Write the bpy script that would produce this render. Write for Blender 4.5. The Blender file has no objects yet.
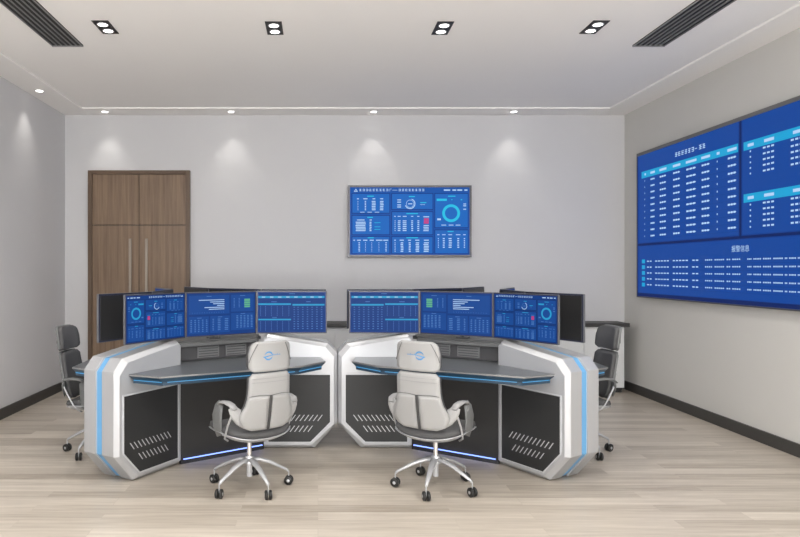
import bpy, bmesh, math, random
from mathutils import Vector, Matrix
random.seed(7)
scn = bpy.context.scene
COL = scn.collection
PI = math.pi

# ------------------------------------------------------------------ materials
def nm(name):
    m = bpy.data.materials.new(name); m.use_nodes = True
    return m, m.node_tree.nodes, m.node_tree.links, m.node_tree.nodes['Principled BSDF']

def mat(name, col, rough=.5, metal=0., emit=None, es=0., spec=.5, coat=0., noise=0., nscale=30):
    m, N, L, b = nm(name)
    b.inputs['Base Color'].default_value = (*col, 1)
    b.inputs['Roughness'].default_value = rough
    b.inputs['Metallic'].default_value = metal
    b.inputs['Specular IOR Level'].default_value = spec
    b.inputs['Coat Weight'].default_value = coat
    if emit:
        b.inputs['Emission Color'].default_value = (*emit, 1)
        b.inputs['Emission Strength'].default_value = es
    if noise:
        tc = N.new('ShaderNodeTexCoord'); n = N.new('ShaderNodeTexNoise')
        n.inputs['Scale'].default_value = nscale; n.inputs['Detail'].default_value = 4
        r = N.new('ShaderNodeMapRange')
        r.inputs['To Min'].default_value = 1 - noise; r.inputs['To Max'].default_value = 1 + noise
        v = N.new('ShaderNodeVectorMath'); v.operation = 'SCALE'; v.inputs[0].default_value = col
        L.new(tc.outputs['Object'], n.inputs['Vector']); L.new(n.outputs['Fac'], r.inputs['Value'])
        L.new(r.outputs['Result'], v.inputs['Scale']); L.new(v.outputs['Vector'], b.inputs['Base Color'])
    return m

def glow(name, col, s=1.0):
    return mat(name, (.003, .005, .012), .5, emit=col, es=s, spec=.12)

M = {}
M['wall'] = mat('wall_paint', (.60, .598, .608), .75, noise=.015, nscale=3, spec=.25)
M['wall_r'] = mat('wall_paint_warm', (.61, .60, .57), .75, noise=.015, nscale=3, spec=.25)
M['ceil'] = mat('ceiling_paint', (.93, .91, .885), .85, noise=.01, nscale=2, spec=.2)
M['base'] = mat('baseboard_dark', (.045, .043, .040), .45)
M['silver'] = mat('silver_metal', (.43, .435, .45), .38, .35)
M['silver2'] = mat('silver_bright', (.50, .51, .53), .30, .4)
M['chrome'] = mat('chrome', (.75, .75, .76), .18, .9)
M['inset'] = mat('inset_charcoal', (.022, .023, .024), .5)
M['slot'] = mat('slot_silver', (.55, .56, .58), .4, .2)
M['desk'] = mat('desk_slate', (.105, .115, .125), .28, .2)
M['deskedge'] = mat('desk_edge_blue', (.02, .05, .085), .3)
M['deskhighlight'] = mat('desk_highlight', (.28, .28, .28), .3, .5)  # pale colour stands for the highlight along the desk edge
M['knee'] = mat('knee_panel_dark', (.022, .022, .023), .45)
M['hutch'] = mat('hutch_dark', (.06, .06, .065), .45)
M['cap'] = mat('hutch_cap', (.17, .175, .18), .35, .4)
M['vent'] = mat('vent_box', (.16, .165, .17), .45)
M['stripe'] = mat('stripe_blue', (.12, .32, .56), .35, emit=(.10, .32, .62), es=.06)
M['stripeedge'] = mat('stripe_edge', (.40, .50, .60), .3, .2)
M['led'] = glow('led_cyan', (.12, .42, .75), .9)
M['led2'] = glow('led_floor_blue', (.22, .34, 1.0), 2.4)
M['black'] = mat('black_plastic', (.018, .018, .02), .35)
M['monback'] = mat('monitor_back_black', (.022, .022, .023), .3)
M['bezel'] = mat('bezel_navy', (.02, .025, .06), .3)
M['rim'] = mat('rim_silver', (.13, .135, .15), .45, .4)
M['white'] = mat('chair_shell_white', (.33, .33, .328), .5)
M['whited'] = mat('chair_shell_grey', (.27, .27, .27), .5)
M['crease'] = mat('crease_grey', (.13, .13, .13), .6)
M['armgrey'] = mat('arm_grey', (.15, .155, .155), .5, .1)
M['cushion'] = mat('cushion_charcoal', (.075, .075, .077), .8, noise=.15, nscale=300)
M['groove'] = mat('groove_dark', (.05, .05, .05), .6)
M['logo'] = mat('logo_blue', (.05, .22, .48), .5)
M['caster'] = mat('caster_black', (.012, .012, .012), .4)
M['ctop'] = mat('worktop_charcoal', (.04, .038, .037), .45)
M['cwhite'] = mat('cabinet_white', (.66, .67, .67), .4)
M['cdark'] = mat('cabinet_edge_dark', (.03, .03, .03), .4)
M['dframe'] = mat('door_frame_brown', (.115, .072, .045), .45)
M['handle'] = mat('handle_bronze', (.30, .26, .22), .3, .6)
M['tvframe'] = mat('tv_frame', (.10, .10, .11), .35, .5)
M['tvedge'] = mat('tv_edge', (.17, .17, .17), .45, .3)
M['vdark'] = mat('vent_slat_dark', (.012, .012, .012), .6)
M['vslat'] = mat('vent_slat', (.30, .30, .30), .5, .2)
M['lampbox'] = mat('lamp_frame_black', (.02, .018, .018), .5)
M['lens'] = glow('lamp_lens', (1, .97, .92), 6)
M['lensring'] = mat('lamp_ring_white', (.8, .8, .8), .4)
M['winframe'] = mat('window_frame_white', (.7, .7, .7), .4)

# screens
M['s_bg'] = glow('screen_blue', (.003, .036, .185), 1.0)
M['s_pan'] = glow('screen_panel', (.005, .055, .250), 1.0)
M['s_dk'] = glow('screen_dark', (.003, .014, .08), 1.0)
M['s_wh'] = glow('screen_white', (.42, .60, .83), 1.0)
M['s_mid'] = glow('screen_pale', (.06, .17, .44), 1.0)
M['s_cy'] = glow('screen_cyan', (.02, .30, .55), 1.0)
M['s_red'] = glow('screen_red', (.55, .04, .16), 1.0)
M['s_grn'] = glow('screen_green', (.10, .38, .22), 1.0)
M['t_bg'] = glow('tv_blue', (.006, .076, .34), 1.0)
M['t_pan'] = glow('tv_panel', (.010, .120, .46), 1.0)
M['t_dk'] = glow('tv_dark', (.004, .03, .20), 1.0)
M['v_bg'] = glow('wall_blue', (.004, .040, .235), 1.0)
M['v_pan'] = glow('wall_panel', (.005, .054, .285), 1.0)
M['v_dk'] = glow('wall_dark', (.003, .014, .10), 1.0)
M['v_cy'] = glow('wall_cyan', (.012, .33, .60), 1.0)

# wood for the door
def wood():
    m, N, L, b = nm('door_wood')
    tc = N.new('ShaderNodeTexCoord'); mp = N.new('ShaderNodeMapping')
    mp.inputs['Scale'].default_value = (22, 22, .7)
    n = N.new('ShaderNodeTexNoise'); n.inputs['Scale'].default_value = 1.6; n.inputs['Detail'].default_value = 8
    n.inputs['Roughness'].default_value = .65
    r = N.new('ShaderNodeValToRGB')
    r.color_ramp.elements[0].position = .3; r.color_ramp.elements[0].color = (.135, .085, .052, 1)
    r.color_ramp.elements[1].position = .72; r.color_ramp.elements[1].color = (.27, .185, .12, 1)
    L.new(tc.outputs['Object'], mp.inputs['Vector']); L.new(mp.outputs['Vector'], n.inputs['Vector'])
    L.new(n.outputs['Fac'], r.inputs['Fac']); L.new(r.outputs['Color'], b.inputs['Base Color'])
    b.inputs['Roughness'].default_value = .5
    return m
M['wood'] = wood()

def floor_mat():
    m, N, L, b = nm('floor_planks')
    tc = N.new('ShaderNodeTexCoord')
    br = N.new('ShaderNodeTexBrick')
    br.inputs['Color1'].default_value = (.0, .0, .0, 1); br.inputs['Color2'].default_value = (1, 1, 1, 1)
    br.inputs['Mortar'].default_value = (.35, .35, .35, 1)
    br.inputs['Scale'].default_value = 1; br.inputs['Mortar Size'].default_value = .0015
    br.inputs['Brick Width'].default_value = 1.3; br.inputs['Row Height'].default_value = .125
    br.offset = .37
    mp = N.new('ShaderNodeMapping'); mp.inputs['Scale'].default_value = (1.3, 24, 1)
    n = N.new('ShaderNodeTexNoise'); n.inputs['Scale'].default_value = 1.5; n.inputs['Detail'].default_value = 8
    n.inputs['Roughness'].default_value = .6
    # shift the grain per plank
    cmb = N.new('ShaderNodeVectorMath'); cmb.operation = 'MULTIPLY_ADD'
    cmb.inputs[1].default_value = (9, 9, 9)
    mx = N.new('ShaderNodeMix'); mx.data_type = 'FLOAT'; mx.inputs[0].default_value = .30
    r = N.new('ShaderNodeValToRGB')
    e = r.color_ramp.elements
    e[0].position = .25; e[0].color = (.31, .268, .218, 1)
    e[1].position = .75; e[1].color = (.57, .515, .445, 1)
    k = r.color_ramp.elements.new(.5); k.color = (.44, .392, .334, 1)
    L.new(tc.outputs['Object'], br.inputs['Vector']); L.new(tc.outputs['Object'], mp.inputs['Vector'])
    L.new(br.outputs['Color'], cmb.inputs[0]); L.new(mp.outputs['Vector'], cmb.inputs[2])
    L.new(cmb.outputs['Vector'], n.inputs['Vector'])
    L.new(n.outputs['Fac'], mx.inputs[2]); L.new(br.outputs['Color'], mx.inputs[3])
    L.new(mx.outputs[0], r.inputs['Fac']); L.new(r.outputs['Color'], b.inputs['Base Color'])
    b.inputs['Roughness'].default_value = .36; b.inputs['Specular IOR Level'].default_value = .45
    bp = N.new('ShaderNodeBump'); bp.inputs['Strength'].default_value = .05
    L.new(n.outputs['Fac'], bp.inputs['Height']); L.new(bp.outputs['Normal'], b.inputs['Normal'])
    return m
M['floor'] = floor_mat()

# ------------------------------------------------------------------ mesh builder
class MB:
    def __init__(s):
        s.v = []; s.f = []; s.m = []; s.mats = []; s.smooth = []
    def mi(s, m):
        if m not in s.mats: s.mats.append(m)
        return s.mats.index(m)
    def add(s, vs, fs, m, smooth=False):
        o = len(s.v); s.v += [tuple(p) for p in vs]; k = s.mi(m)
        for f in fs:
            s.f.append([o + i for i in f]); s.m.append(k); s.smooth.append(smooth)
    def box(s, x0, x1, y0, y1, z0, z1, m, T=None):
        vs = [(x, y, z) for z in (z0, z1) for y in (y0, y1) for x in (x0, x1)]
        if T: vs = [T(*p) for p in vs]
        s.add(vs, [(0,2,3,1),(4,5,7,6),(0,1,5,4),(2,6,7,3),(0,4,6,2),(1,3,7,5)], m)
    def prism(s, poly, z0, z1, m, T=None, top=None):
        """poly (a,b) list extruded along third coordinate c; T(a,b,c)->xyz; top = optional second polygon"""
        n = len(poly); top = top or poly
        vs = [(a, b, z0) for a, b in poly] + [(a, b, z1) for a, b in top]
        if T: vs = [T(*p) for p in vs]
        fs = [list(range(n))[::-1], [n + i for i in range(n)]]
        fs += [(i, (i+1) % n, n + (i+1) % n, n + i) for i in range(n)]
        s.add(vs, fs, m)
    def loft(s, rings, m, closed=True, caps=True, smooth=True):
        n = len(rings[0]); vs = [p for r in rings for p in r]; fs = []
        for i in range(len(rings) - 1):
            for j in range(n if closed else n - 1):
                k = (j + 1) % n
                fs.append((i*n + j, i*n + k, (i+1)*n + k, (i+1)*n + j))
        if caps:
            fs.append(list(range(n))[::-1]); fs.append([(len(rings)-1)*n + j for j in range(n)])
        s.add(vs, fs, m, smooth)
    def tube(s, pts, ra, m, rb=None, up=(0,0,1), seg=10, smooth=True):
        """sweep an ellipse: ra = half width (sideways), rb = half thickness; numbers or lists"""
        pts = [Vector(p) for p in pts]; n = len(pts)
        ra = ra if isinstance(ra, (list, tuple)) else [ra]*n
        rb = ra if rb is None else (rb if isinstance(rb, (list, tuple)) else [rb]*n)
        rings = []
        for i, p in enumerate(pts):
            t = (pts[min(i+1, n-1)] - pts[max(i-1, 0)]).normalized()
            a = t.cross(Vector(up))
            if a.length < 1e-4: a = t.cross(Vector((0, 1, 0)))
            a.normalize(); b = a.cross(t).normalized()
            rings.append([p + a*ra[i]*math.cos(q) + b*rb[i]*math.sin(q) for q in [2*PI*j/seg for j in range(seg)]])
        s.loft(rings, m, smooth=smooth)
    def cyl(s, c, r, h, m, seg=20, axis='z', r2=None):
        r2 = r if r2 is None else r2
        def P(q, rr, t):
            a, b = rr*math.cos(q), rr*math.sin(q)
            return {'z': (c[0]+a, c[1]+b, c[2]+t), 'x': (c[0]+t, c[1]+a, c[2]+b), 'y': (c[0]+a, c[1]+t, c[2]+b)}[axis]
        rings = [[P(2*PI*j/seg, r, 0) for j in range(seg)], [P(2*PI*j/seg, r2, h) for j in range(seg)]]
        n = seg
        s.add(rings[0] + rings[1], [(j, (j+1) % n, n+(j+1) % n, n+j) for j in range(n)], m, True)
        s.add(rings[0], [list(range(n))[::-1]], m); s.add(rings[1], [list(range(n))], m)
    def build(s, name, parent=None, bevel=0, loc=None, mirror=False, sub=0):
        me = bpy.data.meshes.new(name)
        vs = [(-x, y, z) for x, y, z in s.v] if mirror else s.v
        me.from_pydata(vs, [], s.f)
        for m in s.mats: me.materials.append(m)
        for i, p in enumerate(me.polygons):
            p.material_index = s.m[i]; p.use_smooth = s.smooth[i]
        bm = bmesh.new(); bm.from_mesh(me)
        bmesh.ops.recalc_face_normals(bm, faces=bm.faces[:])
        bm.to_mesh(me); bm.free()
        o = bpy.data.objects.new(name, me); COL.objects.link(o)
        if parent: o.parent = parent
        if loc: o.location = loc
        if bevel:
            b = o.modifiers.new('bevel', 'BEVEL'); b.width = bevel; b.segments = 2; b.limit_method = 'ANGLE'; b.angle_limit = .6
        if sub:
            q = o.modifiers.new('sub', 'SUBSURF'); q.levels = sub; q.render_levels = sub
        return o

def tag(o, label, cat, group=None):
    o['label'] = label; o['category'] = cat
    if group: o['group'] = group
    return o
def empty(name, loc, rz=0):
    o = bpy.data.objects.new(name, None); COL.objects.link(o)
    o.empty_display_size = .1; o.location = loc; o.rotation_euler = (0, 0, rz)
    return o
def thing(name, label, cat, loc, rz=0, group=None):
    return tag(empty(name, loc, rz), label, cat, group)
def struct(o):
    o['kind'] = 'structure'; return o
def kids(o): return [c for c in bpy.data.objects if c.parent == o]
def copy_tree(o, parent=None):
    c = o.copy(); COL.objects.link(c); c.parent = parent
    for ch in kids(o): copy_tree(ch, c)
    return c

# ------------------------------------------------------------------ the room
XL, XR, YB, ZC, YF = -3.16, 3.83, 8.12, 3.415, -2.6
def wallbox(name, *a, m='wall'):
    b = MB(); b.box(*a, M[m]); return struct(b.build(name))
wallbox('floor', XL-.1, XR+.1, YF-.1, YB+.1, -.1, 0, m='floor')
wallbox('wall_back', XL-.1, XR+.1, YB, YB+.12, 0, ZC)
wallbox('wall_left', XL-.12, XL, YF, YB, 0, ZC)
wallbox('wall_right', XR, XR+.12, YF, YB, 0, ZC, m='wall_r')
# ceiling with a raised tray: a border at ZC, the tray 4.5 cm higher
b = MB(); BW = .33; ST = .017
b.box(XL-.1, XL+BW, YF-.1, YB+.1, ZC, ZC+.15, M['ceil'])
b.box(XR-BW, XR+.1, YF-.1, YB+.1, ZC, ZC+.15, M['ceil'])
b.box(XL+BW, XR-BW, YB-BW, YB+.1, ZC, ZC+.15, M['ceil'])
b.box(XL+BW, XR-BW, YF-.1, YF+BW, ZC, ZC+.15, M['ceil'])
b.box(XL+BW, XR-BW, YF+BW, YB-BW, ZC+ST, ZC+.15, M['ceil'])
struct(b.build('ceiling', bevel=.006))
# wall behind the camera, with an assumed window added for the fill light
b = MB()
b.box(XL, XR, YF-.12, YF, 0, .5, M['wall']); b.box(XL, XR, YF-.12, YF, 3.1, ZC, M['wall'])
b.box(XL, XL+.4, YF-.12, YF, .5, 3.1, M['wall']); b.box(XR-.4, XR, YF-.12, YF, .5, 3.1, M['wall'])
struct(b.build('wall_front'))
w1 = struct(empty('added_window_1', (.33, YF-.06, .5)))
b = MB(); W = (XR-XL-.8)/2
for z in (0, 2.54): b.box(-W, W, -.03, .03, z, z+.06, M['winframe'])
for k in range(5):
    x = -W + k*(2*W-.06)/4; b.box(x, x+.06, -.03, .03, .06, 2.54, M['winframe'])
b.build('window_frame', w1)
gm, N, L, bs = nm('window_glass'); bs.inputs['Transmission Weight'].default_value = 1; bs.inputs['Roughness'].default_value = 0; bs.inputs['IOR'].default_value = 1.1
b = MB(); b.box(-W+.06, W-.06, -.004, .004, .06, 2.54, gm); b.build('window_pane', w1)

# baseboards
wallbox('baseboard_left', XL, XL+.02, YF, YB, 0, .105, m='base')
wallbox('baseboard_right', XR-.02, XR, YF, YB, 0, .105, m='base')
b = MB(); b.box(XL+.02, -2.87, YB-.02, YB, 0, .105, M['base']); b.box(-1.58, XR-.02, YB-.02, YB, 0, .105, M['base'])
struct(b.build('baseboard_back'))

# double door with transom panels
d = struct(empty('door_1', (-2.224, YB, 0)))
HW, HT, TZ = .632, 2.718, 2.04
b = MB()
b.box(-HW, -HW+.05, -.06, 0, 0, HT, M['dframe']); b.box(HW-.05, HW, -.06, 0, 0, HT, M['dframe'])
b.box(-HW+.05, HW-.05, -.06, 0, HT-.045, HT, M['dframe'])
b.box(-HW+.05, HW-.05, -.018, -.001, .0, HT-.045, M['cdark'])
b.build('door_frame', d, bevel=.003)
for sx in (-1, 1):
    x0, x1 = sorted((sx*.004, sx*(HW-.052)))
    b = MB(); b.box(x0, x1, -.042, -.018, .01, TZ-.005, M['wood']); lf = b.build('door_leaf', d, bevel=.002)
    b = MB(); b.box(x0, x1, -.042, -.018, TZ+.005, HT-.048, M['wood']); b.build('transom_panel', d, bevel=.002)
    b = MB(); hx = sx*.10
    b.box(hx-.016, hx+.016, -.085, -.068, 1.03, 1.87, M['handle'])
    b.box(hx-.008, hx+.008, -.07, -.042, 1.12, 1.15, M['handle']); b.box(hx-.008, hx+.008, -.07, -.042, 1.75, 1.78, M['handle'])
    b.build('door_handle', lf, bevel=.003)

# ------------------------------------------------------------------ screens
class Screen:
    """flat artwork drawn with thin rectangles; a = rightwards 0..1, v = downwards 0..1"""
    def __init__(s, w, h, pal, flip=False):
        s.w, s.h, s.p, s.flip, s.b, s.L = w, h, pal, flip, MB(), 0
        s.rect(0, 0, 1, 1, pal['bg'], 0)
    def P(s, u, v, l):
        if s.flip: u = 1 - u
        return ((u - .5)*s.w, -.0004 - l*.0005, (1 - v)*s.h)
    def rect(s, u0, v0, u1, v1, m, l=2):
        s.b.add([s.P(u0, v1, l), s.P(u1, v1, l), s.P(u1, v0, l), s.P(u0, v0, l)], [(0, 1, 2, 3)], m)
    def ring(s, u, v, r0, r1, m, a0=0, a1=360, l=2):   # radii as fraction of height
        k = s.h/s.w; n = 36; vs = []; fs = []
        for i in range(n+1):
            q = math.radians(a0 + (a1-a0)*i/n)
            for r in (r0, r1): vs.append(s.P(u + r*k*math.sin(q), v - r*math.cos(q), l))
        for i in range(n): fs.append((2*i, 2*i+1, 2*i+3, 2*i+2))
        s.b.add(vs, fs, m)
    def glyphs(s, u, v, n, h, m, gap=.35, skip=()):
        """n small sign-like clusters of strokes, h = height fraction"""
        g = h*s.h/s.w; rnd = random.Random(int(u*1000) + n)
        for i in range(n):
            if i in skip: continue
            x = u + i*g*(1+gap)
            for k in range(3):
                y = v + h*k/2.6; s.rect(x + g*.1*rnd.random(), y, x + g*(1-.2*rnd.random()), y + h*.17, m, 3)
            xx = x + g*rnd.choice((.15, .45, .75)); s.rect(xx, v, xx + g*.18, v+h*.95, m, 3)
    def table(s, cols, v0, v1, n, m, fill=.5, l=3):
        """cols = list of (u, width); n rows"""
        st = (v1-v0)/n; rnd = random.Random(int(v0*997)+n)
        for c in cols:
            u, w = c[0], c[1]; mm = c[2] if len(c) > 2 else m
            for i in range(n):
                j = rnd.uniform(-.12, .12)*w
                s.rect(u - w/2 + j*.5, v0 + i*st, u + w/2 + j*.5, v0 + i*st + st*fill, mm, l)
    def build(s, name, parent, loc=None):
        return s.b.build(name, parent, loc=loc)

PM = dict(bg=M['s_bg'], pan=M['s_pan'], dk=M['s_dk'], wh=M['s_mid'], br=M['s_wh'], cy=M['s_cy'], red=M['s_red'], grn=M['s_grn'])
M['t_cy'] = glow('tv_cyan', (.02, .48, .70), 1.0)
PT = dict(PM, cy=M['t_cy'], bg=M['t_bg'], pan=M['t_pan'], dk=M['t_dk'], wh=M['s_wh'])
PV = dict(PM, bg=M['v_bg'], pan=M['v_pan'], dk=M['v_dk'], wh=M['s_wh'], cy=M['v_cy'])

def design_dash(s):
    p = s.p
    U = lambda x: (x-78)/637; V = lambda y: (y-65)/363
    def R(x0, y0, x1, y1, m, l=2): s.rect(U(x0), V(y0), U(x1), V(y1), p[m], l)
    def panel(x0, y0, x1, y1):
        R(x0-4, y0-4, x1+4, y1+4, 'dk', 1); R(x0, y0, x1, y1, 'pan', 2)
    for q in ((90,100,288,202),(90,218,288,318),(90,332,288,420),(302,100,518,182),(302,198,518,318),(302,332,518,420),(532,100,706,280),(532,296,706,420)): panel(*q)
    # title: triangle mark and two runs of signs
    s.b.add([s.P(U(98), V(88), 3), s.P(U(120), V(88), 3), s.P(U(109), V(72), 3)], [(0, 1, 2)], p['br'])
    s.b.add([s.P(U(104), V(85), 4), s.P(U(114), V(85), 4), s.P(U(109), V(78), 4)], [(0, 1, 2)], p['bg'])
    s.glyphs(U(127), V(73), 9, .036, p['br'], .38)
    R(289, 73, 300, 75, 'br', 3); R(289, 73, 291, 86, 'br', 3)           # 厂
    R(304, 79, 330, 81, 'br', 3)
    s.glyphs(U(336), V(73), 8, .036, p['br'], .38)
    for x0, x1 in ((578,612),(624,644),(650,676),(688,704)): R(x0, 76, x1, 83, 'br', 3)
    def T(cols, y0, y1, n, fill=.5): s.table([(U(c), w/637) + ((p[k],) if k else ()) for c, w, k in cols], V(y0), V(y1), n, p['wh'], fill)
    for x0, x1, y in ((170,205,110),(170,200,224),(172,205,334),(392,424,112),(378,440,204),(378,440,334),(600,640,110),(598,630,300)): R(x0, y, x1, y+5, 'cy', 3)
    T([(120,10,None),(160,22,None),(205,14,None),(247,16,None)], 124, 134, 1)
    T([(120,3,None),(160,7,None),(204,20,None),(247,18,None)], 138, 192, 6, .55)
    for x in (144, 183, 222): R(x-12, 197, x+12, 200, 'wh', 3)
    T([(135,40,None),(188,12,None)], 238, 248, 1)
    T([(135,52,None),(187,10,None)], 250, 304, 6, .6)
    for y in (254, 276, 290): R(208, y, 240, y+3, 'cy', 3)
    T([(100,8,None),(127,20,None),(160,22,None),(194,22,None),(232,34,None),(270,26,None)], 347, 357, 1)
    T([(127,8,None),(232,3,None),(160,3,None),(270,8,None),(194,3,None)], 361, 414, 6)
    s.ring(U(398), V(153), .066, .078, p['br'], 20, 250, 3); s.ring(U(398), V(153), .052, .058, p['wh'], 0, 360, 3)
    R(388, 151, 410, 156, 'wh', 3)
    for y in (130, 142, 157, 168): R(330, y, 350, y+5, 'wh', 3)
    R(452, 145, 485, 150, 'cy', 3); R(452, 157, 478, 159, 'wh', 3)
    T([(318,8,None),(340,16,None),(369,20,None),(409,12,None),(442,12,None)], 219, 227, 1)
    T([(318,4,None),(340,14,None),(369,20,None),(409,10,None),(442,10,None)], 243, 305, 6, .5)
    T([(484,26,'red')], 232, 262, 3, .8); R(469, 221, 500, 226, 'wh', 3); T([(484,28,None)], 268, 305, 4)
    T([(318,8,None),(355,22,None),(396,16,None),(437,22,None),(484,26,None)], 347, 357, 1)
    T([(318,4,None),(355,14,None),(396,10,None),(437,18,None),(484,26,None)], 361, 416, 6, .6)
    s.ring(U(617), V(204), .092, .132, p['cy'], 0, 360, 3)
    R(540, 126, 594, 138, 'cy', 3); R(618, 129, 624, 134, 'cy', 3); R(668, 129, 676, 134, 'cy', 3)
    for y in (152, 162, 180): R(682, y, 697, y+5, 'wh', 3)
    R(543, 232, 562, 242, 'wh', 3)
    for x in (578, 617, 654): R(x-13, 266, x+13, 270, 'wh', 3)
    T([(549,12,None),(578,18,None),(612,20,None),(655,24,None),(688,14,None)], 318, 326, 1)
    T([(549,4,None),(578,10,None),(612,16,None),(655,10,None),(688,6,None)], 338, 396, 5)

def design_bars(s):       # written for the right hand console
    p = s.p
    U = lambda x: (x-30)/320; V = lambda y: (y-32)/208
    def R(x0, y0, x1, y1, m, l=3): s.rect(U(x0), V(y0), U(x1), V(y1), p[m], l)
    for q in ((38,42,148,128),(156,42,342,136),(38,136,148,222),(154,146,246,230),(252,146,342,230)):
        s.rect(U(q[0]), V(q[1]), U(q[2]), V(q[3]), p['pan'], 1)
    for x0, x1, y in ((80,105,46),(240,262,46),(80,102,138),(190,210,150),(285,305,152)): R(x0, y, x1, y+3, 'wh')
    R(56, 64, 84, 108, 'grn'); 
    for y in (76, 88, 98): R(56, y, 84, y+2, 'pan', 4)
    s.table([(U(109), .016), (U(133), .016)], V(60), V(110), 7, p['wh'], .55)
    for x1, y in ((298,64),(246,74),(232,83),(214,92),(272,101),(252,110)): R(180, y, x1, y+3.5, 'br')
    for i in range(14): R(182+i*11, 127, 185+i*11, 129, 'wh')
    s.table([(U(x), .028) for x in (48, 66, 83, 100, 118)], V(148), V(214), 8, p['wh'], .55)
    s.table([(U(170), .05), (U(205), .04), (U(232), .02)], V(160), V(222), 7, p['wh'], .5)
    s.table([(U(x), .02) for x in (262, 280, 298, 314, 332)], V(162), V(226), 7, p['wh'], .5)

def design_tables(s):     # written for the right hand console
    p = s.p
    U = lambda x: (x-448)/302; V = lambda y: (y-35)/170
    def R(x0, y0, x1, y1, m, l=3): s.rect(U(x0), V(y0), U(x1), V(y1), p[m], l)
    R(585, 40, 610, 43, 'wh')
    R(453, 51, 748, 60, 'cy'); R(453, 85, 596, 92, 'cy'); R(603, 82, 748, 89, 'cy'); R(603, 148, 748, 154, 'cy')
    for i in range(8): R(465+i*36, 54, 480+i*36, 57, 'br', 4)
    R(515, 74, 535, 77, 'wh'); R(666, 74, 690, 77, 'wh'); R(666, 141, 686, 144, 'wh')
    for i in range(10): R(453, 98+i*10.5, 596, 99+i*10.5, 'bg', 4)
    s.table([(U(x), .022) for x in (466, 487, 508, 529, 550, 571, 588)], V(97), V(198), 10, p['wh'], .38)
    s.table([(U(x), .006) for x in (612, 640, 664, 690, 716, 738)], V(93), V(138), 6, p['wh'], .8)
    s.table([(U(x), .006) for x in (612, 640, 664, 690, 716, 738)], V(158), V(200), 6, p['wh'], .8)

# wall television on the back wall
tv = thing('wall_television', 'wide blue dashboard television mounted on the grey back wall', 'television', (1.137, YB, 1.645))
tw, th = 1.53, .885
b = MB(); b.box(-tw/2, tw/2, -.065, -.0, 0, th, M['tvframe'])
b.box(-tw/2-.006, tw/2+.006, -.062, -.04, -.006, 0, M['tvedge'])
b.build('casing', tv, bevel=.004)
s = Screen(tw-.05, th-.05, PT); design_dash(s); s.build('screen', tv, (0, -.0655, .025))
b = MB()
for (x0, x1, z0, z1) in ((-tw/2, -tw/2+.022, 0, th), (tw/2-.022, tw/2, 0, th), (-tw/2+.022, tw/2-.022, 0, .022), (-tw/2+.022, tw/2-.022, th-.022, th)):
    b.box(x0, x1, -.072, -.0652, z0, z1, M['tvframe'])
b.build('bezel', tv)

# big video wall on the right wall; local x runs along -Y (towards the camera), local -y into the room
VX = 3.765; VW, VH = 3.75, 1.69
vw = thing('video_wall', 'huge blue data screen filling the right wall with table rows', 'screen', (XR, 7.68-VW/2, 1.163), PI*1.5)
b = MB(); b.box(-VW/2, VW/2, -.06, 0, 0, VH, M['tvframe']); b.build('casing', vw, bevel=.004)
s = Screen(VW-.03, VH-.03, PV)
def VU(px): return (7.665 - 3.765*650/(px-318))/(VW-.03)
def VV(z): return 1 - (z-1.178)/(VH-.03)
def VR(y0, z0, y1, z1, m, l=2): s.rect((7.665-y0)/(VW-.03), VV(z0), (7.665-y1)/(VW-.03), VV(z1), s.p[m], l)
VR(7.62, 2.82, 5.83, 1.80, 'pan', 1); VR(5.77, 2.82, 4.0, 1.80, 'pan', 1); VR(7.62, 1.755, 4.0, 1.22, 'pan', 1)
VR(5.815, 2.83, 5.785, 1.79, 'dk', 1); VR(7.66, 1.79, 3.95, 1.765, 'dk', 1); VR(7.66, 1.215, 3.95, 1.18, 'dk', 1)
YL, YR = 7.57, 5.83
VR(YL, 2.622, YR, 2.545, 'cy')
s.glyphs((7.665-6.86)/(VW-.03), VV(2.72), 6, .028, s.p['wh'], .3)
VR(6.50, 2.70, 6.46, 2.694, 'wh', 3)
s.glyphs((7.665-6.43)/(VW-.03), VV(2.72), 2, .028, s.p['wh'], .3)
colsY = []
for x, w in ((67,.03),(100,.09),(146,.13),(207,.13),(272,.17),(337,.13),(393,.04),(455,.12)):
    px = 630 + x/4.476; colsY.append((2447/(px-318), w))
for y, w in colsY:
    VR(y+w*.55, 2.597, y-w*.55, 2.572, 'br', 3)
    for k in range(10):
        z = 2.509 - .071*k; q = w/4
        for j in range(3 if w > .08 else 1):
            a = y + w/2 - j*w/3
            VR(a, z+.010, a-min(w, q), z-.008, 'wh' if w < .1 else 'br', 3)
            VR(a, z+.004, a-min(w, q*1.3), z-.002, 'br', 3)
for k in range(10): VR(YL, 2.474-.071*k, YR, 2.471-.071*k, 'bg', 2)
for (zt, zr) in ((2.615, 2.52), (2.155, 2.055)):
    VR(5.755, zt, 4.02, zt-.075, 'cy')
    for y, w in ((5.66,.10),(5.43,.15),(5.06,.24),(4.7,.15),(4.35,.18)):
        VR(y+w*.4, zt-.024, y-w*.4, zt-.05, 'br', 3)
        for k in range(5):
            z = zr - .0485*k; ww = w if w > .11 else .025; n = max(1, int(ww/.045))
            for j in range(n):
                a = y + ww/2 - j*ww/n; VR(a, z+.009, a-ww/n*.68, z-.006, 'br', 3)
    VR(4.97, zt+.13, 4.5, zt+.09, 'wh', 3)
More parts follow.
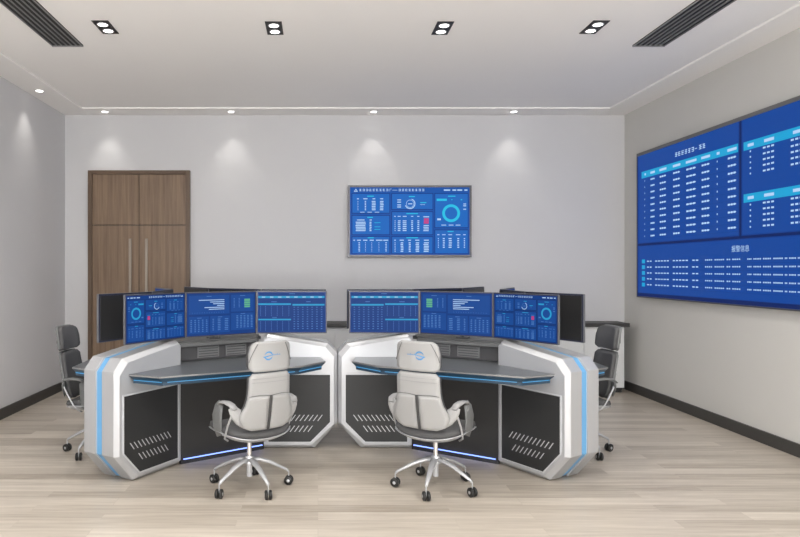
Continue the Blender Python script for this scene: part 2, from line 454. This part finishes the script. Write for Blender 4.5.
for k in range(5):
    z = 1.582 - .067*k
    VR(7.56, z+.022, 7.49, z-.022, 'cy', 3)
    for x0, x1, n, m in ((646.8, 699, 17, 'wh'), (704.8, 730.5, 13, 'wh'), (732, 740.6, 4, 'br'), (747, 771, 15, 'wh'), (773, 783, 5, 'br'), (784.5, 808, 16, 'wh'), (812, 840, 14, 'wh')):
        ya, yb_ = 2447/(x0-318), 2447/(x1-318)
        for j in range(n):
            if m == 'wh' and (j*7+int(x0)) % 6 == 0: continue
            a = ya + (yb_-ya)*j/n; c = ya + (yb_-ya)*(j+.68)/n
            VR(a, z+.007, c, z-.005, m, 3)
    VR(7.56, z-.031, 4.0, z-.034, 'bg', 2)
s.build('screen', vw, (0, -.0605, .015))
b = MB()
for (x0, x1, z0, z1) in ((-VW/2, -VW/2+.014, 0, VH), (VW/2-.014, VW/2, 0, VH), (-VW/2+.014, VW/2-.014, 0, .014), (-VW/2+.014, VW/2-.014, VH-.036, VH)):
    b.box(x0, x1, -.066, -.0602, z0, z1, M['tvframe'] if z1 < VH or z0 < .1 else M['tvedge'])
b.build('bezel', vw)
# the four-sign heading of the lower list, as lettering on the screen
cu = bpy.data.curves.new('heading', 'FONT'); cu.body = '报警信息'; cu.size = .062; cu.align_x = 'CENTER'
to = bpy.data.objects.new('heading', cu); COL.objects.link(to)
bpy.context.view_layer.update()
me = bpy.data.meshes.new_from_object(to.evaluated_get(bpy.context.evaluated_depsgraph_get()))
bpy.data.objects.remove(to)
me.materials.clear(); me.materials.append(M['s_wh'])
for v in me.vertices: v.co = Vector((v.co.x, -.0625, v.co.y))
ho = bpy.data.objects.new('heading_text', me); COL.objects.link(ho); ho.parent = vw
ho.location = ((7.68-VW/2) - 5.80, 0, 1.655-1.163)

# ------------------------------------------------------------------ control consoles (stars of three pods)
C = Vector((-.906, 5.575)); X0 = .165; H = .175
def uv(deg): return Vector((math.cos(math.radians(deg)), math.sin(math.radians(deg))))
def rot90(v): return Vector((-v.y, v.x))
u240 = uv(240); n240 = -Vector((u240.y, -u240.x)) if False else Vector((.8660254, -.5))
A1 = u240*.591 + n240*H
A2 = Vector((.457, -H))
def rel(x, y): return Vector((x, y)) - C
P = [rel(-1.346, 4.53), rel(-1.021, 5.01), rel(-.506, 5.34), rel(.075, 5.36)]
def ident(p): return Vector(p)
def refl(deg):
    a = uv(deg)
    return lambda p: 2*a.dot(Vector(p))*a - Vector(p)
STN = [ident, refl(240), refl(0)]
DA = (A2-A1).normalized(); DM = rot90(DA)       # along the knee panel / inwards
D_poly = [u240*1.12 + n240*(H+.002), rel(-1.076, 4.41), rel(-.12, 4.91), rel(.058, 5.16), rel(.02, 5.4)-Vector((0, .002)),
          Vector((A2.x, -H-.002)), A2 + DM*.16 + DA*.0, A1 + DM*.16 - DA*.0, A1 + n240*.002]

def pod(parent, deg, s_in, L, bb, mirror):
    u = uv(deg); n = rot90(u)
    T = lambda s_, z, c: (u.x*s_ + n.x*c, u.y*s_ + n.y*c, z)
    prof = [(s_in, .006), (L-bb, .006), (L, .21), (L, .79), (L-.075, .875), (s_in+.03, .955), (s_in, .935)]
    def inset(pf, dd):    # shrink towards the middle, only used for the outer faces
        cx, cz = (s_in+L)/2, .48
        out = []
        for (a, z) in pf:
            aa = a - dd if a > cx else a
            zz = z + dd if z < .1 else (z - dd if z > .6 else z)
            out.append((aa, zz))
        return out
    m = MB()
    for sg in (1, -1):
        m.prism(prof, sg*.032, sg*(H-.03), M['silver'], T)
        m.prism(prof, sg*(H-.03), sg*H, M['silver2'], T, top=inset(prof, .028))
    body = m.build('side_pod', parent, bevel=.003, mirror=mirror)
    m = MB(); pf = inset(prof, .010)
    m.prism(pf, -.032, .032, M['stripeedge'], T)
    m.prism(inset(prof, .007), -.022, .022, M['stripe'], T)
    m.build('light_strip', body, mirror=mirror)
    for sg in (1, -1):
        pan = [(s_in+.038, .062), (L-bb-.035, .062), (L-.062, .225), (L-.062, .618), (s_in+.038, .618)]
        m = MB(); m.prism(pan, sg*H, sg*(H+.004), M['inset'], T)
        ip = m.build('inset_panel', body, mirror=mirror)
        m = MB()
        fr = [(s_in+.030, .054), (L-bb-.031, .054), (L-.054, .222), (L-.054, .626), (s_in+.030, .626)]
        for i in range(5):
            a, b_ = fr[i], fr[(i+1) % 5]; c_, d_ = pan[(i+1) % 5], pan[i]
            m.prism([a, b_, c_, d_], sg*H, sg*(H+.008), M['slot'], T)
        m.build('panel_trim', body, mirror=mirror)
        for row, (z0, x0, cnt) in enumerate(((.235, s_in+.11, 11), (.145, s_in+.14, 9))):
            m = MB()
            for k in range(cnt):
                xs = x0 + k*.037
                if row == 1 and xs > L-bb-.045: break
                if xs > L-.15: break
                m.prism([(xs, z0), (xs+.008, z0), (xs+.045, z0+.05), (xs+.037, z0+.05)], sg*(H+.004), sg*(H+.0055), M['slot'], T)
            m.build('vent_slots', ip, mirror=mirror)

def console(name, label, mirror):
    cx = 2*X0 - C.x if mirror else C.x
    r = thing(name, label, 'console', (cx, C.y, 0), 0, None)
    pod(r, 240, .591, 1.232, .175, mirror)
    pod(r, 0, .457, 1.068, .19, mirror)
    pod(r, 120, .50, 1.10, .15, mirror)
    for R in STN:
        # knee panel
        m = MB(); q = [R(A1 + DA*.001), R(A2), R(A2 + DM*.03), R(A1 + DM*.03)]
        m.prism([tuple(p) for p in q], 0, .70, M['knee'])
        kp = m.build('knee_panel', r, mirror=mirror)
        m = MB(); q = [R(A1 - DM*.012 + DA*.02), R(A2 - DM*.012 - DA*.02), R(A2 - DM*.001 - DA*.02), R(A1 - DM*.001 + DA*.02)]
        m.prism([tuple(p) for p in q], .035, .041, M['led2']); m.build('light_strip', kp, mirror=mirror)
        # desk top
        dp = [R(p) for p in D_poly]; cen = sum(dp, Vector((0, 0)))/len(dp)
        low = [R(p) for p in D_poly]
        for i in range(4): low[i] = low[i] + (cen-low[i]).normalized()*.03
        m = MB()
        m.prism([tuple(p) for p in dp], .752, .765, M['desk']); 
        m.prism([tuple(p) for p in low], .70, .724, M['deskedge'], top=[tuple(p + (cen-p)*.0) for p in low])
        m.prism([tuple(p) for p in low], .724, .752, M['deskedge'], top=[tuple(p) for p in dp])
        dk = m.build('desktop', r, mirror=mirror)
        m = MB()
        for i in range(3):
            a, b_ = dp[i], dp[i+1]; t = (b_-a).normalized(); o_ = rot90(t)
            if o_.dot(cen-a) > 0: o_ = -o_
            m.prism([tuple(a + o_*.0005), tuple(b_ + o_*.0005), tuple(b_ + o_*.0035), tuple(a + o_*.0035)], .754, .764, M['deskhighlight'])
        m.build('edge_highlight', dk, mirror=mirror)  # thin strip drawn as the bright highlight on the front edges
        m = MB()
        for i in range(3):
            a, b_ = low[i].lerp(low[i+1], .03), low[i+1].lerp(low[i], .03); t = (b_-a).normalized(); o_ = rot90(t)
            if o_.dot(cen-a) > 0: o_ = -o_
            m.prism([tuple(a), tuple(b_), tuple(b_ + o_*.006), tuple(a + o_*.006)], .7195, .7235, M['led'])
        m.build('light_strip', dk, mirror=mirror)
        # dash with its two vent boxes
        LN = (A2-A1).length
        def strip(t0, t1, m0, m1): return [tuple(R(A1 + DA*t0 + DM*m0)), tuple(R(A1 + DA*t1 + DM*m0)), tuple(R(A1 + DA*t1 + DM*m1)), tuple(R(A1 + DA*t0 + DM*m1))]
        m = MB(); m.prism(strip(-.02, LN+.0, .15, .19), .765, .885, M['hutch'])
        m.prism(strip(-.0, LN, .085, .19), .885, .915, M['cap'])
        db = m.build('dashboard', r, bevel=.003, mirror=mirror)
        for t0 in (.205, .457):
            m = MB(); m.prism(strip(t0, t0+.19, .142, .15), .782, .868, M['vent'])
            for k in range(4): m.prism(strip(t0+.01, t0+.18, .1405, .142), .79+k*.02, .797+k*.02, M['hutch'])
            m.build('vent_box', db, mirror=mirror)
    # central cover plate linking the three dashboards
    pts = []
    for R in (STN[0], STN[1], STN[2]):
        for a in (A1, A2): pts.append(R(a + DM*.10))
    pts.sort(key=lambda p: math.atan2(p.y, p.x))
    m = MB(); m.prism([tuple(p*.98) for p in pts], .915, .93, M['cap']); m.build('centre_cover', r, bevel=.004, mirror=mirror)
    return r
console('control_console', 'silver three-winged control desk island nearer the wooden door', False)
console('control_console', 'silver three-winged control desk island nearer the right wall', True)

# ------------------------------------------------------------------ monitors
MZ0, MH = .968, .345
def monitor(pa, pb, design, flip, label, group, podtop, arm, outer=False, zfoot=.93):
    """pa, pb = world ends of the screen seen by its user from left to right"""
    c = (pa+pb)/2; w = (pb-pa).length - .008; ang = math.atan2(pb.y-pa.y, pb.x-pa.x)
    t = thing('computer_monitor', label, 'monitor', (c.x, c.y, zfoot), ang, group)
    z0 = MZ0 - zfoot; z1 = z0 + MH
    m = MB(); m.box(-w/2, w/2, 0.0, .016, z0, z1, M['bezel']); m.box(-w/2+.01, w/2-.01, .016, .024, z0+.01, z1-.01, M['monback'])
    m.build('housing', t, bevel=.002)
    m = MB()
    for a in (-w/2-.003, w/2): m.box(a, a+.003, -.001, .018, z0, z1, M['rim'])
    m.box(-w/2, w/2, -.001, .018, z1, z1+.003, M['rim']); m.box(-w/2, w/2, -.001, .018, z0-.003, z0, M['rim'])
    m.build('rim', t)
    s = Screen(w-.016, MH-.016, PM, flip); design(s); s.build('screen', t, (0, -.0006, z0+.008))
    m = MB()
    ax, ay = arm      # foot position in the monitor's own frame
    m.tube([(0, .03, z0+MH*.45), (0, .055, z0+MH*.42), (ax*.5, (ay+.055)/2, z0+MH*.25), (ax, ay, .07), (ax, ay, .012)], .014, M['black'], seg=8)
    m.box(-.05, .05, .024, .036, z0+MH*.32, z0+MH*.58, M['black'])
    m.build('stand_arm', t)
    m = MB(); m.box(ax-.05, ax+.05, ay-.03, ay+.03, 0, .012, M['rim']); m.build('foot_plate', t, bevel=.003)
    return t

def W(p, mirror):
    q = C + p
    return Vector((2*X0 - q.x, q.y)) if mirror else q
for mirror in (False, True):
    side = 'right-hand' if mirror else 'left-hand'
    for si, R in enumerate(STN):
        for k, (dsg, nm_) in enumerate(((design_dash, 'outer'), (design_bars, 'middle'), (design_tables, 'inner'))):
            a, b_ = W(R(P[k]), mirror), W(R(P[k+1]), mirror)
            # users look towards the island centre: order ends left to right
            cen = W(Vector((0, 0)), mirror)
            mid = (a+b_)/2; t = (b_-a)
            out = Vector((t.y, -t.x))
            if out.dot(mid-cen) < 0: a, b_ = b_, a
            # the artwork: donut etc. lie towards the outer end
            if k == 0: flip = not (mirror ^ (si > 0))
            else: flip = not (mirror ^ (si > 0))
            if si == 0:
                lab = {(0, False): 'left-hand console screen with cyan ring chart, beside the wooden door',
                       (1, False): 'left-hand console middle screen with pale bars and small green box',
                       (2, False): 'left-hand console inner screen of blue tables above white chair',
                       (0, True): 'right-hand console screen with cyan ring chart at its right side',
                       (1, True): 'right-hand console middle screen with pale bars and small green box',
                       (2, True): 'right-hand console inner screen of blue tables near the room middle'}[(k, mirror)]
                grp = 'front monitors of the consoles'
            elif si == 1 and k == 0:
                lab = 'black monitor seen from behind, sticking out at the %s' % ('right by the charcoal chair' if mirror else 'left before the wooden door')
                grp = 'back-facing monitors of the consoles'
            else:
                lab = 'back-facing dark monitor mostly hidden behind the %s console front screens' % side
                grp = 'back-facing monitors of the consoles'
            # foot goes on the pod axis or on the central cover, behind the screen
            zf = .931; arm = (0, .10)
            mid = (a+b_)/2; d2 = (b_-a).normalized(); back = rot90(d2)
            if k == 1: arm = (0, .17)
            else:
                # target on the inner top of the neighbouring pod
                if k == 0: tgt = W(R(u240*.66 + n240*.09), mirror)
                else: tgt = W(R(Vector((.53, -.09))), mirror)
                v = tgt - mid; arm = (v.dot(d2), max(.05, v.dot(back))); zf = .957
            monitor(a, b_, dsg, flip, lab, grp, None, arm, zfoot=zf)

# ------------------------------------------------------------------ office chairs
REC = 0.0
def back_y(x, z):          # centre surface of the back, concave towards the sitter (+y)
    t = max(0, (z-.45)/.58)
    return -.238 - (.062+REC)*t + REC*.5 + (.8 if z < .83 else 1.1)*x*x - .018*math.sin(PI*min(1, t*1.2))
def interp(tab, z):
    for (z0, a), (z1, b_) in zip(tab, tab[1:]):
        if z <= z1: return a + (b_-a)*(z-z0)/(z1-z0) if z >= z0 else a
    return tab[-1][1]
def shell(m, xl, xr, z0, z1, y_off, th, mt, nz=14, nx=10, rnd=0.0):
    """xl(z), xr(z) limits"""
    rows_o, rows_i = [], []
    for i in range(nz+1):
        z = z0 + (z1-z0)*i/nz
        a, b_ = xl(z), xr(z)
        if rnd:
            e = min(z-z0, z1-z); k = 0 if e >= rnd else rnd - math.sqrt(max(0, rnd*rnd-(rnd-e)**2))
            if a < -.03: a += k
            if b_ > .03: b_ -= k
        ro, ri = [], []
        for j in range(nx+1):
            x = a + (b_-a)*j/nx; y = back_y(x, z) + y_off
            ro.append((x, y-th/2, z)); ri.append((x, y+th/2, z))
        rows_o.append(ro); rows_i.append(ri)
    vs = [p for r in rows_o for p in r] + [p for r in rows_i for p in r]
    W_ = nx+1; off = (nz+1)*W_; fs = []
    for i in range(nz):
        for j in range(nx):
            q = i*W_+j
            fs.append((q, q+1, q+W_+1, q+W_)); fs.append((off+q, off+q+W_, off+q+W_+1, off+q+1))
    for i in range(nz):
        q = i*W_; fs.append((q, q+W_, off+q+W_, off+q)); q = i*W_+nx; fs.append((q, off+q, off+q+W_, q+W_))
    for j in range(nx):
        fs.append((j, off+j, off+j+1, j+1)); q = nz*W_+j; fs.append((q, q+1, off+q+1, off+q))
    m.add(vs, fs, mt, True)

def make_chair(label, loc, rz, base_rz, logo_flip, shellmat, group, with_logo=True, spots=None):
    global REC
    REC = 0.0 if with_logo else .06
    t = thing('office_chair', label, 'chair', (loc[0], loc[1], 0), rz, group)
    hw = [(.45, .135), (.475, .172), (.53, .20), (.57, .192), (.61, .168), (.66, .156), (.70, .152), (.80, .149), (.83, .145)]
    L_, R_ = (lambda z: -interp(hw, z)), (lambda z: interp(hw, z))
    W_ = shellmat
    m = MB()
    shell(m, L_, R_, .458, .826, 0, .016, W_, rnd=.02)
    shell(m, L_, lambda z: -.009, .452, .676, -.007, .010, W_, nz=10, nx=6, rnd=.02)
    shell(m, lambda z: .009, R_, .452, .676, -.007, .010, W_, nz=10, nx=6, rnd=.02)
    back = m.build('backrest', t)
    m = MB(); shell(m, lambda z: -.0085, lambda z: .0085, .455, .68, -.012, .010, M['groove'], nz=8, nx=2); m.build('back_slit', back)
    m = MB()
    shell(m, lambda z: L_(z)+.012, lambda z: R_(z)-.012, .766, .769, -.0065, .006, M['whited'], nz=1, nx=10)
    shell(m, lambda z: L_(z)+.014, lambda z: R_(z)-.014, .790, .793, -.0065, .006, M['whited'], nz=1, nx=10)
    for sg in (-1, 1):
        pts = []
        for k in range(9):
            x = sg*(.010 + .140*k/8); z = .679 + .006*math.sin(PI*k/8) + (.012 if k == 8 else 0)*0
            pts.append((x, back_y(x, z)-.0105, z))
        m.tube(pts, .003, M['crease'], rb=.002, seg=6)
    m.build('back_seam', back)
    # front pad
    m = MB(); shell(m, lambda z: L_(z)+.004, lambda z: R_(z)-.004, .46, .822, .022, .030, M['cushion'], rnd=.03); m.build('back_cushion', back)
    hh = [(.834, .145), (.86, .152), (.95, .152), (1.0, .144), (1.028, .130)]
    HL, HR = (lambda z: -interp(hh, z)), (lambda z: interp(hh, z))
    m = MB(); shell(m, HL, HR, .836, 1.030, -.004, .018, W_, rnd=.022, nz=12); head = m.build('headrest', t)
    m = MB(); shell(m, lambda z: HL(z)+.004, lambda z: HR(z)-.004, .840, 1.026, .020, .034, M['cushion'], rnd=.035, nz=12); m.build('head_cushion', head)
    # wing creases at both sides of the headrest
    m = MB()
    for sg in (-1, 1):
        pts = []
        for k in range(7):
            z = .90 + .118*k/6; x = sg*(.155 - .052*(k/6)**1.2)
            pts.append((x, back_y(x, z)-.0145, z))
        m.tube(pts, .004, M['crease'], rb=.0025, seg=6)
    m.build('headrest_crease', head)
    if with_logo:
        m = MB()
        def LP(x, z):
            x = -x if logo_flip else x
            return (x, back_y(x, z) - .0145, z)
        cx, cz = -.026, .938
        def arc(a0, a1, r, w):
            n = 14; vs = []; fs = []
            for i in range(n+1):
                q = math.radians(a0+(a1-a0)*i/n)
                for rr in (r-w*math.sin(PI*i/n)*.5-.0008, r+w*math.sin(PI*i/n)*.5+.0008): vs.append(LP(cx+rr*1.15*math.cos(q), cz+rr*math.sin(q)))
            for i in range(n): fs.append((2*i, 2*i+1, 2*i+3, 2*i+2))
            m.add(vs, fs, M['logo'])
        arc(-10, 165, .024, .008); arc(190, 345, .024, .008)
        vs = [LP(cx-.04, cz-.006), LP(cx-.028, cz-.013), LP(cx+.03, cz+.002), LP(cx+.03, cz+.006)]
        m.add(vs, [(0, 1, 2, 3)], M['logo'])
        x = cx + .032
        for k in range(8):
            h_ = .010 if k in (0, 4) else .006
            m.add([LP(x, cz+.001), LP(x+.0045, cz+.001), LP(x+.0055, cz+.001+h_), LP(x+.001, cz+.001+h_)], [(0, 1, 2, 3)], M['logo']); x += .0075
        m.build('logo', head)
    # seat: charcoal cushion in a light rim shell
    def seat_ring(z, gx, gy, lift=0):
        r = []
        for j in range(36):
            q = 2*PI*j/36; c_, s_ = math.cos(q), math.sin(q); e = .55
            x = math.copysign(abs(c_)**e, c_)*gx; y = math.copysign(abs(s_)**e, s_)*gy
            r.append((x, y, z + lift*(abs(x)/gx)**2))
        return r
    m = MB(); m.loft([seat_ring(.372, .17, .17, .03), seat_ring(.378, .225, .215, .035), seat_ring(.400, .242, .232, .035), seat_ring(.428, .236, .226, .03), seat_ring(.440, .20, .19, .02)], M['cushion'])
    m.build('seat', t)
    m = MB(); m.loft([seat_ring(.352, .10, .11), seat_ring(.358, .19, .19, .02), seat_ring(.376, .236, .226, .035), seat_ring(.386, .247, .236, .036), seat_ring(.386, .238, .228, .036), seat_ring(.376, .2, .19, .03)], M['silver2'])
    m.build('seat_shell', t)
    # arms: each one sweeps out of the back, turns forward into the pad and folds down to the seat
    for sg in (-1, 1):
        S = lambda p: (p[0]*sg, p[1], p[2])
        m = MB()
        pts = [(.150, -.225, .525), (.183, -.214, .542), (.210, -.208, .566), (.226, -.204, .590), (.234, -.198, .612)]
        m.tube([S(p) for p in pts], [.055, .05, .042, .034, .028], W_, rb=[.010, .010, .011, .011, .010], up=(0, 1, 0), seg=12)
        pts = [(.226, -.222, .600), (.232, -.19, .624), (.236, -.13, .632), (.237, -.07, .626), (.236, -.03, .606)]
        m.tube([S(p) for p in pts], [.020, .028, .028, .028, .024], M['whited'] if W_ is M['white'] else M['armgrey'], rb=[.008, .010, .011, .010, .008], seg=12)
        a = m.build('armrest', t)
        m = MB()
        pts = [(.236, -.045, .612), (.240, -.015, .565), (.242, .005, .51), (.240, .0, .45), (.234, -.02, .392)]
        m.tube([S(p) for p in pts], [.034, .060, .072, .066, .04], M['armgrey'], rb=[.009, .009, .009, .009, .008], up=(1, 0, 0), seg=12)
        m.build('arm_support', a)
        m = MB()
        pts = [(.230, -.212, .598), (.238, -.185, .54), (.242, -.15, .48), (.240, -.12, .425), (.232, -.09, .388), (.20, -.07, .366)]
        m.tube([S(p) for p in pts], [.007]*6, M['silver2'], rb=.006, seg=8); m.build('arm_edge', a)
    # gas lift and mechanism
    m = MB(); m.cyl((0, 0, .205), .016, .15, M['chrome']); m.cyl((0, 0, .08), .019, .135, M['silver2']); m.cyl((0, 0, .325), .045, .03, M['silver2'], r2=.06)
    m.build('gas_lift', t)
    m = MB(); m.cyl((0, 0, .172), .038, .05, M['silver2'], r2=.028); hub = m.build('base_hub', t, bevel=.004)
    for k in range(5):
        a = base_rz - rz + 2*PI*k/5; c_, s_ = math.cos(a), math.sin(a)
        Q = lambda r, z: (c_*r, s_*r, z)
        m = MB(); m.tube([Q(.02, .195), Q(.07, .193), Q(.14, .168), Q(.21, .132), Q(.262, .105), Q(.272, .092)], [.024, .024, .020, .016, .012, .010], M['silver2'], rb=[.016, .015, .012, .010, .009, .008], seg=10)
        leg = m.build('leg', t)
        m = MB(); tx, ty = -s_, c_
        a2 = a + PI/2 + (.5 if k % 2 else -.4); dx, dy = math.cos(a2), math.sin(a2)
        ctr = Vector(Q(.275, 0)) + Vector((0, 0, .031))
        for sg in (-1, 1):
            rings = []
            for (off, rr) in ((.005, .026), (.007, .031), (.020, .031), (.024, .024)):
                rings.append([tuple(ctr + Vector((dx, dy, 0))*off*sg + Vector((-dy*math.cos(q), dx*math.cos(q), math.sin(q)))*rr) for q in [2*PI*j/18 for j in range(18)]])
            m.loft(rings, M['caster'])
            rings = []
            for (off, rr) in ((.0245, .011), (.0255, .010)):
                rings.append([tuple(ctr + Vector((dx, dy, 0))*off*sg + Vector((-dy*math.cos(q), dx*math.cos(q), math.sin(q)))*rr) for q in [2*PI*j/12 for j in range(12)]])
            m.loft(rings, M['silver2'])
        m.cyl((Q(.275, 0)[0], Q(.275, 0)[1], .03), .0045, .065, M['silver2'], seg=10)
        m.build('caster', leg)
    return t
FA = math.atan2(.82, -.57) - PI/2
make_chair('white-backed swivel chair before the left-hand console, nearest the door side', (-.470, 4.45), FA, math.radians(14.5), False, M['white'], 'white-backed chairs in front')
make_chair('white-backed swivel chair before the right-hand console, nearest the video wall side', (.806, 4.45), -FA, math.radians(31), True, M['white'], 'white-backed chairs in front')
fb = math.atan2(-.08, 1) - PI/2
make_chair('charcoal swivel chair at far left behind the console end', (-1.785, 5.34), fb, math.atan2(-.59, -.81) - PI/5, False, M['armgrey'], 'charcoal chairs behind', False)
make_chair('charcoal swivel chair at far right in front of the white cabinet', (2*X0+1.785, 5.34), -fb, math.atan2(-.59, .81) - PI/5, False, M['armgrey'], 'charcoal chairs behind', False)

# ------------------------------------------------------------------ low cabinets along the back wall
CY0 = 7.80; CX1 = 3.70
xs = [-1.30 + i*1.0 for i in range(6)]
names = ['low white cabinet by the wooden door, hidden behind the left console', 'low white cabinet behind the left console monitors, second from the door',
         'low white cabinet seen through the gap between the two consoles', 'low white cabinet under the television, behind the right console monitors', 'low white cabinet at the right end beside the charcoal chair']
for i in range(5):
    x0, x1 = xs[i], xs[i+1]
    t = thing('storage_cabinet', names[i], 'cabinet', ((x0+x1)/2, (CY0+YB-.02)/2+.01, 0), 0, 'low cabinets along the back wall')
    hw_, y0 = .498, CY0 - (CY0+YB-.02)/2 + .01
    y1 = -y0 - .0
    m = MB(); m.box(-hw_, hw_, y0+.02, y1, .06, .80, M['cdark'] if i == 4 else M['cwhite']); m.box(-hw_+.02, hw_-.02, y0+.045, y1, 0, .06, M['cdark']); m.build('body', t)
    for sx in (-1, 1):
        a, b_ = sorted((sx*.003, sx*(hw_-.004 if not (i == 4 and sx == 1) else hw_-.014)))
        m = MB(); m.box(a, b_, y0, y0+.019, .065, .795, M['cwhite']); dr = m.build('cabinet_door', t, bevel=.002)
m = MB(); m.box(-1.32, CX1+.03, CY0-.03, YB-.001, .80, .845, M['ctop'])
wt = m.build('cabinet_worktop', bevel=.004); tag(wt, 'long dark worktop running over the white cabinets at the back wall', 'worktop')

# ------------------------------------------------------------------ ceiling fixtures
def twin(x, y, label):
    z = ZC + ST
    t = thing('twin_downlight', label, 'light', (x, y, z), 0, 'twin downlights in the ceiling')
    m = MB(); m.box(-.066, .066, -.14, .14, -.006, .0, M['lampbox']); m.build('frame', t, bevel=.002)
    for sy in (-.068, .068):
        m = MB(); m.cyl((0, sy, -.0085), .036, .0025, M['lens'], seg=24)
        m.build('lamp', t)
        m = MB()
        rings = [[(r*math.cos(q), sy + r*math.sin(q), zz) for q in [2*PI*j/24 for j in range(24)]] for r, zz in ((.036, -.0062), (.046, -.0062), (.046, -.009), (.036, -.009))]
        m.loft(rings, M['slot'], caps=False); m.build('ring', t)
labs = ['twin square downlight at left, above the wooden door side', 'twin square downlight second from left, nearest the left ceiling grille but one',
        'twin square downlight third from left, above the television', 'twin square downlight at right, beside the right ceiling grille']
labs[1] = 'twin square downlight second from the left ceiling grille'
TW = [(-1.70, 5.20), (-.35, 5.22), (1.0, 5.22), (2.21, 5.20)]
for (x, y), l in zip(TW, labs): twin(x, y, l)
SP = [(-2.60, 7.93, 'small round ceiling spot above the wooden door'), (-1.06, 7.93, 'small round ceiling spot right of the door, over the left console'),
      (.68, 7.93, 'small round ceiling spot above the left part of the television'), (2.39, 7.93, 'small round ceiling spot at right end of the back wall'),
      (-3.00, 7.0, 'small round ceiling spot over the left wall')]
EXTRA = [(-3.0, 5.4), (-3.0, 3.8), (3.66, 4.2)]  # spots added out of view to brighten the side walls
for x, y, l in SP + [(a, c, 'small round ceiling spot added out of view to brighten a side wall') for a, c in EXTRA]:
    t = thing('round_spotlight', l, 'light', (x, y, ZC), 0, 'small round spots at the ceiling edge')
    m = MB(); m.cyl((0, 0, -.004), .05, .004, M['lensring'], seg=24); m.build('ring', t)
    m = MB(); m.cyl((0, 0, -.0055), .036, .0015, M['lens'], seg=24); m.build('lamp', t)
def grille(x0, x1, label):
    y1 = 5.62; y0 = 2.6; z = ZC + ST
    t = thing('ceiling_vent', label, 'vent', ((x0+x1)/2, (y0+y1)/2, z), 0, 'long ceiling grilles')
    w = (x1-x0)/2; l = (y1-y0)/2
    m = MB(); m.box(-w, w, -l, l, -.004, 0, M['vdark']); m.build('backing', t)
    n = 7
    for k in range(n):
        x = -w + .006 + k*(2*w-.016)/(n-1)
        m = MB(); m.box(x-.002, x+.004, -l, l, -.014, -.004, M['vslat']); m.build('slat', t)
    m = MB(); m.box(-w, w, l, l+.006, -.014, 0, M['vslat']); m.box(-w, w, -l-.006, -l, -.014, 0, M['vslat']); m.build('end_cap', t)
grille(-2.30, -2.03, 'long dark slatted ceiling grille at left of the room')
grille(2.72, 3.0, 'long dark slatted ceiling grille at right near the video wall')

# ------------------------------------------------------------------ lights
def light(kind, loc, power, rot=(0, 0, 0), size=.1, col=(1, 1, 1), **k):
    l = bpy.data.lights.new(kind.lower(), kind); l.energy = power; l.color = col
    o = bpy.data.objects.new(kind.lower() + '_light', l); COL.objects.link(o); o.location = loc; o.rotation_euler = rot
    if kind == 'AREA':
        l.size = size
        if 'sy' in k: l.shape = 'RECTANGLE'; l.size_y = k['sy']
    else: l.shadow_soft_size = size
    if kind == 'SPOT': l.spot_size = math.radians(k.get('ang', 60)); l.spot_blend = k.get('blend', .6)
    return o
# added fill light just inside the unseen window, tilted up to brighten the ceiling
light('AREA', (.33, YF+.05, 1.5), 400, (PI/2+.85, 0, 0), 5.9, (1.0, .99, .98), sy=2.0)
# lamps of the twin downlights
for x, y in TW:
    light('SPOT', (x, y, ZC+ST-.03), 55, (0, 0, 0), .07, (1, .96, .9), ang=140, blend=1)
for x, y, _ in SP + [(-3.0, 5.4, ''), (-3.0, 3.8, ''), (3.66, 4.2, '')]:  # round spots, the last ones added out of view
    light('SPOT', (x, y, ZC-.02), 12, (0, 0, 0), .02, (1, .96, .9), ang=78, blend=1)
# added area lights under the ceiling, without fixtures, filling the camera side
for x in (-1.7, 2.3):
    light('AREA', (x, 2.6, ZC-.02), 45, (0, 0, 0), .5, (1, .98, .95))
# added low point lights behind the camera, no fixtures, to lift ceiling and walls
for x in (-1.9, .33, 2.6):
    light('POINT', (x, -1.4, 1.0), 72, (0, 0, 0), .3, (1, .975, .95))

w = bpy.data.worlds.new('world'); scn.world = w; w.use_nodes = True
w.node_tree.nodes['Background'].inputs[0].default_value = (.85, .92, 1, 1); w.node_tree.nodes['Background'].inputs[1].default_value = 1.0

# ------------------------------------------------------------------ camera
cam = bpy.data.cameras.new('camera'); co = bpy.data.objects.new('camera', cam); COL.objects.link(co)
cam.sensor_width = 36; cam.lens = 650/800*36; cam.shift_x = 82/800; cam.clip_end = 100
co.location = (0, 0, 1.5); co.rotation_euler = (PI/2, 0, 0)
scn.camera = co
scn.view_settings.view_transform = 'Standard'; scn.view_settings.look = 'None'
scn.view_settings.gamma = 1; scn.view_settings.exposure = 0.13; scn.view_settings.use_curve_mapping = False
